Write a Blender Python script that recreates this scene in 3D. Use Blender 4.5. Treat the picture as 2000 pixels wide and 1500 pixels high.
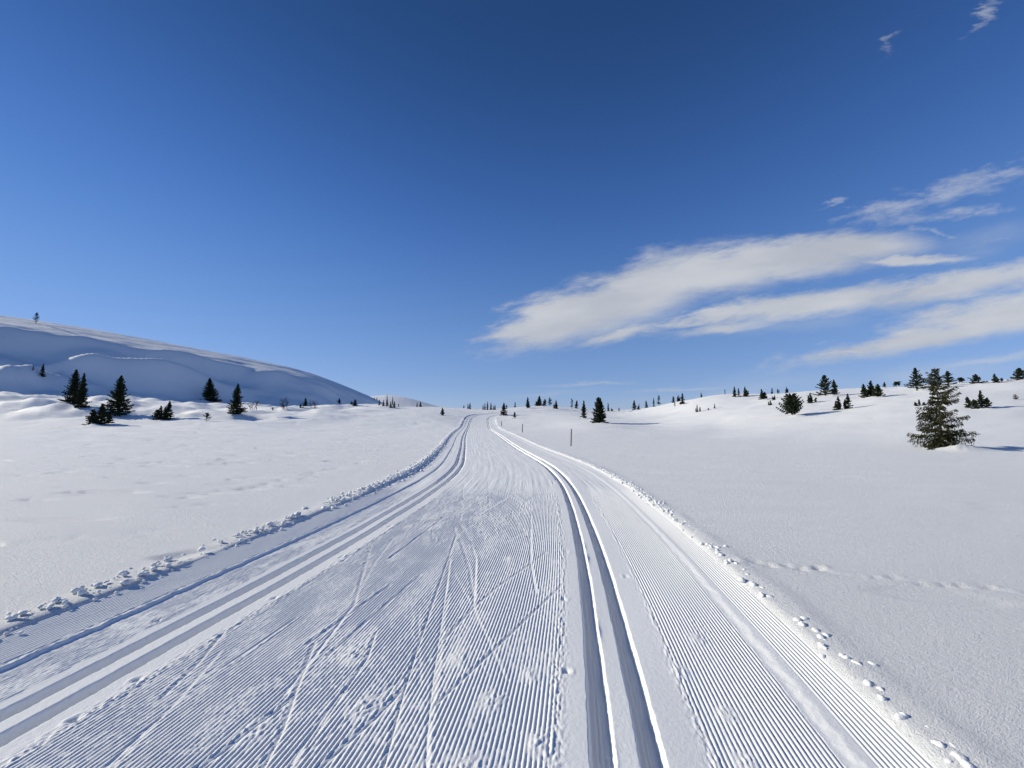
import bpy, math, random
import numpy as np

for o in list(bpy.data.objects):
    bpy.data.objects.remove(o, do_unlink=True)
scene = bpy.context.scene
COL = scene.collection

# ------------------------------------------------------------------ camera
cam_data = bpy.data.cameras.new('camera')
cam_data.sensor_width = 36.0
cam_data.lens = 36.0 * 760 / 2000          # phone ultra-wide
cam_data.clip_start = 0.05
cam_data.clip_end = 6000.0
camera = bpy.data.objects.new('camera', cam_data)
COL.objects.link(camera)
camera.location = (0, 0, 1.6)
camera.rotation_euler = (math.pi / 2 + math.atan(72 / 760.0), 0, 0)
scene.camera = camera

# ------------------------------------------------------------------ sun and sky
SUN_EL = math.radians(24.0)
SUN_AZ = math.radians(-80.0)               # bearing from straight ahead, to the right positive
sun_data = bpy.data.lights.new('sun', 'SUN')
sun_data.energy = 4.95
sun_data.angle = math.radians(0.53)
sun_data.color = (1.0, 0.93, 0.755)
sun = bpy.data.objects.new('sun', sun_data)
COL.objects.link(sun)
sun.rotation_euler = (math.pi / 2 - SUN_EL, 0, -SUN_AZ + math.pi)
sun.location = (-60, 20, 60)

world = bpy.data.worlds.new('World')
scene.world = world
world.use_nodes = True
wn = world.node_tree.nodes; wl = world.node_tree.links
wn.clear()
w_out = wn.new('ShaderNodeOutputWorld')
w_bg = wn.new('ShaderNodeBackground'); w_bg.inputs['Strength'].default_value = 0.10
wl.new(w_bg.outputs[0], w_out.inputs[0])
sky = wn.new('ShaderNodeTexSky')
sky.sky_type = 'NISHITA'
sky.sun_disc = False
sky.sun_elevation = SUN_EL
sky.sun_rotation = SUN_AZ
sky.altitude = 1100
sky.air_density = 1.0
sky.dust_density = 0.15
sky.ozone_density = 3.0


def vmath(op, a, b=None):
    n = wn.new('ShaderNodeVectorMath'); n.operation = op
    for i, v in enumerate((a, b)):
        if v is None: continue
        if hasattr(v, 'is_output'): wl.new(v, n.inputs[i])
        else: n.inputs[i].default_value = v
    return n.outputs['Value'] if op in ('LENGTH', 'DOT_PRODUCT') else n.outputs[0]


def fmath(op, a, b=None, clamp=False):
    n = wn.new('ShaderNodeMath'); n.operation = op; n.use_clamp = clamp
    for i, v in enumerate((a, b)):
        if v is None: continue
        if hasattr(v, 'is_output'): wl.new(v, n.inputs[i])
        else: n.inputs[i].default_value = v
    return n.outputs[0]


def mapr(v, a, b, c=0.0, d=1.0, smooth=True):
    n = wn.new('ShaderNodeMapRange'); n.interpolation_type = 'SMOOTHSTEP' if smooth else 'LINEAR'
    wl.new(v, n.inputs[0])
    for i, q in enumerate((a, b, c, d)): n.inputs[i + 1].default_value = q
    return n.outputs[0]


def wnoise(vec, scale, detail=4.0, rough=0.55):
    n = wn.new('ShaderNodeTexNoise'); n.inputs['Scale'].default_value = scale
    n.inputs['Detail'].default_value = detail; n.inputs['Roughness'].default_value = rough
    wl.new(vec, n.inputs['Vector'])
    return n


tc = wn.new('ShaderNodeTexCoord')
sep = wn.new('ShaderNodeSeparateXYZ'); wl.new(tc.outputs['Generated'], sep.inputs[0])
# a distant cloud deck straight ahead: bearing tangent and height tangent of each direction
fy = fmath('MAXIMUM', sep.outputs[1], 0.02)
comb = wn.new('ShaderNodeCombineXYZ')
wl.new(fmath('DIVIDE', sep.outputs[0], fy), comb.inputs[0])
wl.new(fmath('DIVIDE', sep.outputs[2], fy), comb.inputs[1])
UV = comb.outputs[0]


def mapping(vec, loc, rot, scale, kind='TEXTURE'):
    n = wn.new('ShaderNodeMapping'); n.vector_type = kind
    n.inputs['Location'].default_value = loc; n.inputs['Rotation'].default_value = (0, 0, rot); n.inputs['Scale'].default_value = scale
    wl.new(vec, n.inputs['Vector'])
    return n.outputs[0]


# streaky noise lying along the wind, used to fray the cloud edges
streak = mapping(UV, (0, 0, 0), math.radians(9), (1.0, 0.24, 1.0))
n1 = wnoise(streak, 5.0, 6.0, 0.62)
n2 = wnoise(streak, 2.6, 4.0, 0.5)
fine = mapping(UV, (0, 0, 0), math.radians(14), (1.0, 0.33, 1.0))
n3 = wnoise(fine, 16.0, 6.0, 0.65)
warp = vmath('MULTIPLY', vmath('SUBTRACT', n1.outputs['Color'], (0.5, 0.5, 0.5)), (0.22, 0.05, 0.0))
warp2 = vmath('MULTIPLY', vmath('SUBTRACT', n3.outputs['Color'], (0.5, 0.5, 0.5)), (0.06, 0.016, 0.0))
WUV = vmath('ADD', vmath('ADD', UV, warp), warp2)
# clear winter sky: the camera holds back the glow near the sun and deepens the blue towards the zenith
zr = wn.new('ShaderNodeValToRGB')
wl.new(sep.outputs[2], zr.inputs[0])
zr.color_ramp.interpolation = 'B_SPLINE'
TONES = [(0.0, (1.62, 1.97, 2.88)), (0.09, (1.36, 1.76, 2.72)), (0.25, (1.08, 1.68, 2.72)), (0.42, (0.63, 1.26, 2.58)),
         (0.58, (0.42, 0.92, 2.02)), (0.75, (0.22, 0.56, 1.22))]
ce = zr.color_ramp.elements
for i, (p_, c_) in enumerate(TONES):
    k = ce[i] if i < 2 else ce.new(p_)
    k.position = p_; k.color = (c_[0] / 4, c_[1] / 4, c_[2] / 4, 1)
w_gam = wn.new('ShaderNodeGamma'); w_gam.inputs[1].default_value = 0.5
wl.new(sky.outputs[0], w_gam.inputs[0])
SKY = vmath('MULTIPLY', w_gam.outputs[0], vmath('MULTIPLY', zr.outputs[0], (4.0, 4.0, 4.0)))
# cloud shapes: bearing and height tangents, half length, half depth, slant, thickness
BANKS = [(0.0804, 0.2428, 0.1278, 0.0515, 0.1775, 1.0), (0.1614, 0.2812, 0.2043, 0.0625, 0.3192, 1.0), (0.3108, 0.3322, 0.2552, 0.0749, 0.3542, 1.0), (0.5437, 0.3979, 0.2615, 0.0583, 0.1609, 1.0), (0.8887, 0.4614, 0.2058, 0.0368, 0.0362, 1.0), (0.7087, 0.426, 0.2606, 0.0505, 0.072, 1.0), (1.0766, 0.426, 0.1371, 0.0127, 0.0539, 0.8), (0.5379, 0.2812, 0.1697, 0.0177, 0.1417, 0.8), (0.8089, 0.3087, 0.3148, 0.0328, 0.1415, 0.9), (0.536, 0.2428, 0.1619, 0.0163, 0.1061, 0.6), (1.1507, 0.3531, 0.319, 0.0329, 0.1762, 0.9), (1.4686, 0.4021, 0.2644, 0.0361, 0.1415, 0.9), (0.2877, 0.2265, 0.1013, 0.0148, 0.2467, 0.7), (0.4429, 0.2592, 0.0944, 0.0123, 0.0887, 0.7), (1.1239, 0.2265, 0.3434, 0.0294, 0.1913, 0.85), (1.291, 0.2812, 0.2614, 0.0514, 0.1575, 0.85), (0.8789, 0.175, 0.1139, 0.0067, 0.0702, 0.7), (1.5489, 0.2977, 0.2212, 0.0542, 0.1572, 0.9)]
WISPS = [(1.0282, 0.5661, 0.1634, 0.0311, 0.25, 0.75), (1.2074, 0.6272, 0.2175, 0.0382, 0.3192, 0.75), (1.3654, 0.6713, 0.0861, 0.013, 0.2157, 0.8), (0.8573, 0.5864, 0.0378, 0.0125, 0.5586, 0.8), (1.2414, 0.5589, 0.1265, 0.02, 0.1439, 0.65), (1.0878, 0.5401, 0.1944, 0.0187, 0.0725, 0.65), (1.2873, 0.4799, 0.0693, 0.0085, 0.0899, 0.5), (1.0747, 1.0684, 0.0744, 0.0156, 0.9857, 0.42), (1.3402, 1.1577, 0.0984, 0.0173, 0.8219, 0.7), (1.5362, 0.6979, 0.1746, 0.0288, 0.2501, 0.8), (1.1389, 0.5013, 0.0802, 0.0088, -0.2801, 0.6)]
VEILS = [(0.1982, 0.0934, 0.1256, 0.0066, 0.0175, 0.6), (0.4091, 0.0788, 0.1457, 0.0066, 0.0698, 0.6), (0.0791, 0.0656, 0.1981, 0.0105, 0.0699, 0.35), (1.2627, 0.1548, 0.2032, 0.012, 0.1387, 0.6), (0.527, 0.0616, 0.5041, 0.0184, 0.0697, 0.25), (0.9931, 0.1147, 0.5604, 0.0398, 0.0524, 0.35), (1.2309, 0.4657, 0.3072, 0.056, 0.1428, 0.3), (0.67, 0.2428, 0.352, 0.0271, 0.1059, 0.3)]



def cloud_field(items):
    acc = None
    for (u, v, a, b, ang, gain) in items:
        m = mapping(WUV, (u, v, 0), ang, (a, b, 1))
        m2 = vmath('MULTIPLY', m, (1, 1, 0))
        f = fmath('MULTIPLY', fmath('SUBTRACT', 1.35, vmath('LENGTH', m2)), gain)
        acc = f if acc is None else fmath('MAXIMUM', acc, f)
    return acc


def cloud_alpha(field, lo, hi, top, nz, amp):
    d = fmath('ADD', field, fmath('MULTIPLY', fmath('SUBTRACT', nz, 0.5), amp))
    return mapr(d, lo, hi, 0.0, top)


n4 = fmath('ADD', fmath('MULTIPLY', n1.outputs['Fac'], 0.65), fmath('MULTIPLY', n3.outputs['Fac'], 0.35))
a1 = cloud_alpha(cloud_field(BANKS), -0.18, 0.9, 0.93, n4, 1.5)
a2 = cloud_alpha(cloud_field(WISPS), 0.10, 1.25, 0.50, n3.outputs['Fac'], 1.8)
a3 = cloud_alpha(cloud_field(VEILS), 0.0, 1.0, 0.45, n2.outputs['Fac'], 0.9)
front = mapr(sep.outputs[1], 0.03, 0.12)
alpha = fmath('MULTIPLY', fmath('MAXIMUM', fmath('MAXIMUM', a1, a2), a3), front)
ramp = wn.new('ShaderNodeMix'); ramp.data_type = 'RGBA'
wl.new(mapr(n2.outputs['Fac'], 0.3, 0.7), ramp.inputs['Factor'])
ramp.inputs['A'].default_value = (4.7, 5.0, 5.6, 1)
ramp.inputs['B'].default_value = (6.0, 6.2, 6.6, 1)
mixc = wn.new('ShaderNodeMix'); mixc.data_type = 'RGBA'
wl.new(alpha, mixc.inputs['Factor'])
wl.new(SKY, mixc.inputs['A']); wl.new(ramp.outputs['Result'], mixc.inputs['B'])
wl.new(mixc.outputs['Result'], w_bg.inputs['Color'])

scene.render.engine = 'CYCLES'
scene.cycles.max_bounces = 5
scene.cycles.diffuse_bounces = 2
scene.cycles.glossy_bounces = 2
scene.cycles.transparent_max_bounces = 4
vs = scene.view_settings
vs.view_transform = 'Standard'; vs.look = 'None'; vs.gamma = 1.0; vs.use_curve_mapping = False
vs.exposure = 0.0

# bearing (x/y) : [(distance, height), ...]
GROUND = [
    (-2.5, [(36, 0.2), (60, 0.6), (85, 5.72), (100, 8.954), (300, 5.517), (1500, 1.6)]),
    (-1.3158, [(25, 0), (36, 0.2), (60, 0.584), (85, 5.161), (100, 8.161), (300, 6.302), (1500, 1.6)]),
    (-1.1184, [(25, 0), (36, 0.2), (60, 0.584), (72, 3.388), (85, 5.161), (110, 8.236), (300, 6.302), (1500, 1.6)]),
    (-0.9211, [(25, 0), (36, 0.2), (60, 0.74), (75, 2.972), (90, 4.78), (110, 6.932), (300, 6.302), (1500, 1.6)]),
    (-0.7105, [(25, 0), (36, 0.2), (60, 0.975), (75, 2.972), (90, 4.189), (110, 5.919), (300, 6.302), (1500, 1.6)]),
    (-0.5263, [(25, 0), (36, 0.23), (63, 0.616), (80, 3.063), (100, 4.739), (120, 5.682), (300, 5.517), (1500, 1.6)]),
    (-0.3553, [(25, 0), (36, 0.25), (63, 0.616), (85, 3.6), (100, 4.87), (125, 6.344), (170, 6.045), (400, 5.255), (1500, 1.6)]),
    (-0.1842, [(25, 0), (36, 0.27), (63, 0.534), (78, 2.516), (95, 4.333), (118, 5.924), (170, 5.822), (400, 5.255), (1500, 1.6)]),
    (-0.0987, [(25, 0), (36, 0.27), (63, 0.534), (76, 1.402), (85, 2.599), (93, 3.301), (108, 4.849), (160, 4.945), (400, 5.255), (1500, 1.6)]),
    (-0.0197, [(25, 0), (36, 0.27), (63, 0.452), (76, 1.6), (92, 3.283), (108, 5.132), (160, 4.945), (400, 5.255), (1500, 1.6)]),
    (0.0658, [(25, 0), (36, 0.27), (63, 0.616), (92, 3.523), (114, 6.226), (160, 5.574), (400, 5.255), (1500, 1.6)]),
    (0.1184, [(25, 0), (36, 0.27), (63, 0.779), (92, 3.644), (112, 5.998), (160, 5.574), (400, 5.255), (1500, 1.6)]),
    (0.1842, [(25, 0), (36, 0.27), (58, 1.147), (75, 2.285), (95, 3.711), (112, 4.969), (160, 4.945), (400, 5.255), (1500, 1.6)]),
    (0.2368, [(25, 0), (36, 0.27), (56, 1.162), (65, 1.515), (95, 3.213), (118, 4.995), (160, 4.945), (400, 5.255), (1500, 1.6)]),
    (0.3026, [(25, 0), (36, 0.27), (56, 0.943), (85, 2.488), (110, 4.764), (160, 4.945), (400, 5.255), (1500, 1.6)]),
    (0.3947, [(25, 0), (40, 0.3), (56, 0.871), (75, 2.972), (95, 6.08), (140, 5.995), (400, 5.255), (1500, 1.6)]),
    (0.5263, [(22, 0), (36, 0.15), (50, 0.949), (66, 3.932), (84, 7.555), (130, 7.388), (400, 6.823), (1500, 1.6)]),
    (0.7237, [(22, 0), (30, 0.12), (40, 1.287), (52, 3.437), (75, 7.314), (120, 7.417), (400, 6.823), (1500, 1.6)]),
    (0.9211, [(20, 0), (26, 0.116), (35, 1.326), (45, 3.19), (68, 7.591), (110, 7.656), (400, 6.823), (1500, 1.6)]),
    (1.1053, [(18, 0), (22.5, 0.055), (30, 1.209), (40, 3.171), (60, 7.523), (100, 7.633), (400, 6.823), (1500, 1.6)]),
    (1.3158, [(17, 0), (20.5, 0.034), (28, 1.308), (37, 3.15), (55, 7.761), (95, 8.084), (400, 6.823), (1500, 1.6)]),
    (2.5, [(16, 0), (19, 0.05), (26, 0.4), (34, 3.024), (50, 8.67), (90, 8.933), (400, 6.823), (1500, 1.6)]),
]
RIDGE = [(-268.1, 143.5, 45.3), (-246.5, 156.1, 42.94), (-223.0, 169.5, 41.27), (-201.2, 182.0, 38.84), (-170.7, 199.6, 34.64), (-142.1, 216.0, 30.22), (-120.3, 228.5, 25.88), (-108.4, 235.4, 20.11), (-95.8, 242.6, 14.66), (-79.5, 251.9, 6.09), (-68.1, 258.6, 0)]          # crest of the shaded hill: x, y, height above its foot
LEDGES = [(-137.3, 141.1, 12, 5, 4.6), (-131.3, 145.6, 8, 4.5, 4.2), (-113.0, 181.7, 10, 5, 3.6), (-146.2, 131.3, 7, 3.5, 3.4), (-126.1, 174.4, 9, 3, 2.2), (-172.3, 134.5, 14, 4, 3.0), (-166.7, 140.5, 10, 3.5, 2.6), (-140.2, 162.0, 9, 3, 2.0), (-124.7, 152.3, 7, 4, 3.4), (-93.5, 197.0, 6, 3, 2.0), (-144.1, 115.9, 10, 4, 3.6), (-144.1, 110.2, 8, 4, 3.0), (-119.7, 156.4, 7, 3.5, 2.6), (-113.2, 165.1, 7, 3, 2.2)]
FAR_HILLS = [(-150, 470, 75, 90, 27)]
HUMMOCKS = []
# ------------------------------------------------------------------ noise
def _hash(ix, iy, seed):
    n = (ix.astype(np.int64) * 374761393 + iy.astype(np.int64) * 668265263 + seed * 974634777) & 0xffffffff
    n = ((n ^ (n >> 13)) * 1274126177) & 0xffffffff
    n = ((n ^ (n >> 16)) * 2246822519) & 0xffffffff
    return ((n ^ (n >> 15)) & 0xffff).astype(np.float64) / 32767.5 - 1.0


def vnoise(x, y, seed=0):
    x, y = np.broadcast_arrays(np.asarray(x, float), np.asarray(y, float))
    ix = np.floor(x); iy = np.floor(y)
    fx = x - ix; fy = y - iy
    ux = fx * fx * fx * (fx * (fx * 6 - 15) + 10); uy = fy * fy * fy * (fy * (fy * 6 - 15) + 10)

    def g(dx, dy):
        a = _hash(ix + dx, iy + dy, seed) * math.pi * 2.0
        return np.cos(a) * (fx - dx) + np.sin(a) * (fy - dy)
    n0 = g(0, 0) * (1 - ux) + g(1, 0) * ux
    n1 = g(0, 1) * (1 - ux) + g(1, 1) * ux
    return (n0 * (1 - uy) + n1 * uy) * 1.5


def fbm(x, y, seed=0, octaves=3, gain=0.5):
    t = 0.0; a = 1.0; k = 1.0
    for o in range(octaves):
        t = t + a * vnoise(x * k, y * k, seed + 17 * o)
        a *= gain; k *= 2.03
    return t


def sstep(a, b, x):
    t = np.clip((x - a) / (b - a), 0.0, 1.0)
    return t * t * (3 - 2 * t)


def gauss1(a, sigma, axis):
    r = int(3 * sigma) + 1
    k = np.exp(-0.5 * (np.arange(-r, r + 1) / sigma) ** 2); k /= k.sum()
    pad = [(0, 0)] * a.ndim; pad[axis] = (r, r)
    p = np.pad(a, pad, mode='edge')
    return np.apply_along_axis(lambda v: np.convolve(v, k, mode='valid'), axis, p)


# ------------------------------------------------------------------ ski trail centre line (metres, camera stands at 0,0)
_PX = [(-3.4, -12), (-2.45, -6), (-1.45, 0), (-1.12, 2), (-.74, 4.5), (-.47, 7), (-.27, 9.5), (-.2, 12.5), (-.36, 15.6), (-.76, 19.3),
       (-1.4, 25), (-2.35, 33), (-3.4, 43), (-4.4, 53), (-5.5, 65), (-6.3, 75), (-6.6, 82), (-5.6, 88), (-2.2, 92.5),
       (4, 94.5), (14, 97), (26, 101), (40, 107), (60, 118)]


def _path():
    p = np.array(_PX, float)
    d = np.concatenate([[0], np.cumsum(np.hypot(*np.diff(p, axis=0).T))])
    s = np.arange(0, d[-1], 0.25)
    # Catmull-Rom through the points
    idx = np.clip(np.searchsorted(d, s, side='right') - 1, 0, len(p) - 2)
    t = ((s - d[idx]) / (d[idx + 1] - d[idx]))[:, None]
    m = np.gradient(p, d, axis=0)
    h = (d[idx + 1] - d[idx])[:, None]
    q = ((2 * t**3 - 3 * t**2 + 1) * p[idx] + (t**3 - 2 * t**2 + t) * h * m[idx]
         + (-2 * t**3 + 3 * t**2) * p[idx + 1] + (t**3 - t**2) * h * m[idx + 1])
    q = gauss1(q, 4, 0)
    s = np.concatenate([[0], np.cumsum(np.hypot(*np.diff(q, axis=0).T))])
    tan = np.gradient(q, s, axis=0); tan /= np.linalg.norm(tan, axis=1)[:, None]
    nrm = np.stack([tan[:, 1], -tan[:, 0]], 1)          # to the right of travel
    return s, q, nrm


PATH_S, PATH_P, PATH_N = _path()


def trail_point(s, t):
    cx = np.interp(s, PATH_S, PATH_P[:, 0]); cy = np.interp(s, PATH_S, PATH_P[:, 1])
    nx = np.interp(s, PATH_S, PATH_N[:, 0]); ny = np.interp(s, PATH_S, PATH_N[:, 1])
    return cx + nx * t, cy + ny * t


def trail_st(x, y, step=2, chunk=200000):
    """distance along and (signed) across the trail of many points"""
    P = PATH_P[::step]; S = PATH_S[::step]; N = PATH_N[::step]
    so = np.empty(len(x)); to = np.empty(len(x))
    for a in range(0, len(x), chunk):
        xx = x[a:a + chunk]; yy = y[a:a + chunk]
        best = np.full(len(xx), 1e18); bi = np.zeros(len(xx), int)
        for i in range(len(P)):
            d = (xx - P[i, 0])**2 + (yy - P[i, 1])**2
            m = d < best
            best[m] = d[m]; bi[m] = i
        dx = xx - P[bi, 0]; dy = yy - P[bi, 1]
        so[a:a + chunk] = S[bi] + dx * (-N[bi, 1]) + dy * N[bi, 0]
        to[a:a + chunk] = dx * N[bi, 0] + dy * N[bi, 1]
    return so, to


# ------------------------------------------------------------------ lie of the land
def _ground_table():
    ys = np.concatenate([np.arange(0, 260, 0.5), np.arange(260, 1800, 20.0)])
    cols = []
    for _, pts in GROUND:
        pts = np.array([(0, 0), (14, 0)] + list(pts))
        cols.append(np.interp(ys, pts[:, 0], pts[:, 1]))
    cols = np.array(cols)
    us = np.array([g[0] for g in GROUND])
    ug = np.linspace(-2.6, 2.6, 521)
    g = np.stack([np.interp(ug, us, cols[:, j]) for j in range(cols.shape[1])], 1)
    g[:, :520] = gauss1(g[:, :520], 5.0, 1)
    g = gauss1(g, 4.0, 0)
    return ug, ys, g


_UG, _YG, _GG = _ground_table()


def ground_base(x, y):
    yy = np.maximum(y, 8.0)
    u = np.clip(x / yy, -2.59, 2.59)
    fi = (u + 2.6) / (5.2 / 520)
    i = np.clip(fi.astype(int), 0, 519); a = fi - i
    fj = np.where(yy < 259.5, yy / 0.5, 519 + (yy - 259.5) / 20.0)
    fj = np.clip(fj, 0, len(_YG) - 1.001)
    j = fj.astype(int); b = fj - j
    return ((_GG[i, j] * (1 - a) + _GG[i + 1, j] * a) * (1 - b) + (_GG[i, j + 1] * (1 - a) + _GG[i + 1, j + 1] * a) * b)


R0 = np.array([-223.0, 169.5]); RD = np.array([0.867, 0.498]); RD = RD / np.hypot(*RD); RN = np.array([RD[1], -RD[0]])
_rs = np.array([(p[0] - R0[0]) * RD[0] + (p[1] - R0[1]) * RD[1] for p in RIDGE]); _rh = np.array([p[2] for p in RIDGE])
_rsd = np.linspace(_rs[0] - 150, _rs[-1] + 60, 900)
_rhd = gauss1(np.interp(_rsd, _rs, _rh), 22, 0)
_HQ = np.array([-9, -5, -2.5, -1, -.1, 0, .2, .45, .53, .70, .86, .97, 1.14, 1.5])
_HP = np.array([.2, .55, .8, .93, .99, .98, .875, .725, .66, .375, .125, .04, .008, 0])
_hq = np.linspace(-9, 1.5, 1400); _hp = gauss1(np.interp(_hq, _HQ, _HP), 3, 0)


def hill(x, y, relief=True):
    x = np.asarray(x, float); y = np.asarray(y, float)
    out = np.zeros_like(x)
    m = (y > 45) & (x < 30) & (y < 900)
    if not m.any():
        return out
    xx = x[m]; yy = y[m]
    along = (xx - R0[0]) * RD[0] + (yy - R0[1]) * RD[1]
    d = (xx - R0[0]) * RN[0] + (yy - R0[1]) * RN[1]
    H = np.interp(along, _rsd, _rhd)
    W = 2.5 * np.maximum(H, 5.0)
    q = d / W
    # the flank wanders in and out a little
    if relief:
        q = q + (0.07 * vnoise(along / 38, d / 60, 5) + 0.03 * vnoise(along / 14, d / 30, 6)) * sstep(0.2, 0.5, q)
    p = np.interp(q, _hq, _hp)
    h = H * p
    if relief:
        face = sstep(0.42, 0.58, q) * (1 - sstep(0.87, 1.03, q)) * np.clip(H / 20, 0, 1)
        slant = d + along * 0.22
        h = h + face * (1.7 * vnoise(along / 44, slant / 15, 11) + 0.9 * vnoise(along / 20, slant / 5.5, 12)
                        + 0.22 * fbm(along / 5.0, d / 2.4, 13, 3) * sstep(-.25, .4, vnoise(along / 45, d / 18, 17)) + 0.16 * vnoise(along / 9, slant / 2.2, 18))
        lip = vnoise(along / 34 + 7, slant / 9.0, 14)
        h = h + face * 3.6 * np.clip(lip - 0.22, 0, 1)
        top = (1 - sstep(0.40, 0.52, q)) * sstep(-0.6, 0.0, q) * np.clip(H / 20, 0, 1)
        h = h + top * (0.45 * vnoise(along / 22, slant / 5, 15) + 0.03 * vnoise(along / 6, slant / 2.0, 16))
        foot = sstep(0.75, 0.88, q) * (1 - sstep(1.15, 1.5, q)) * np.clip(H / 20, 0, 1)
        h = h + foot * (0.75 * vnoise(along / 15, slant / 8, 21) + 0.4 * vnoise(along / 6, slant / 3.3, 22) + .15 * vnoise(along / 2.2, slant / 1.3, 23))
    for (lx, ly, ra, rd, lh) in LEDGES:
        n = (np.abs(xx - lx) < 60) & (np.abs(yy - ly) < 60)
        if n.any():
            ex = xx[n] - lx; ey = yy[n] - ly
            ed = ex * RN[0] + ey * RN[1]; ea = ex * RD[0] + ey * RD[1]
            ed = ed + 0.25 * ea + 1.2 * vnoise(ea / 7, ed / 9, 27)
            h[n] += lh * np.exp(-(ed / rd)**2 - (ea / ra)**2)
    out[m] = h
    return out


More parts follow.
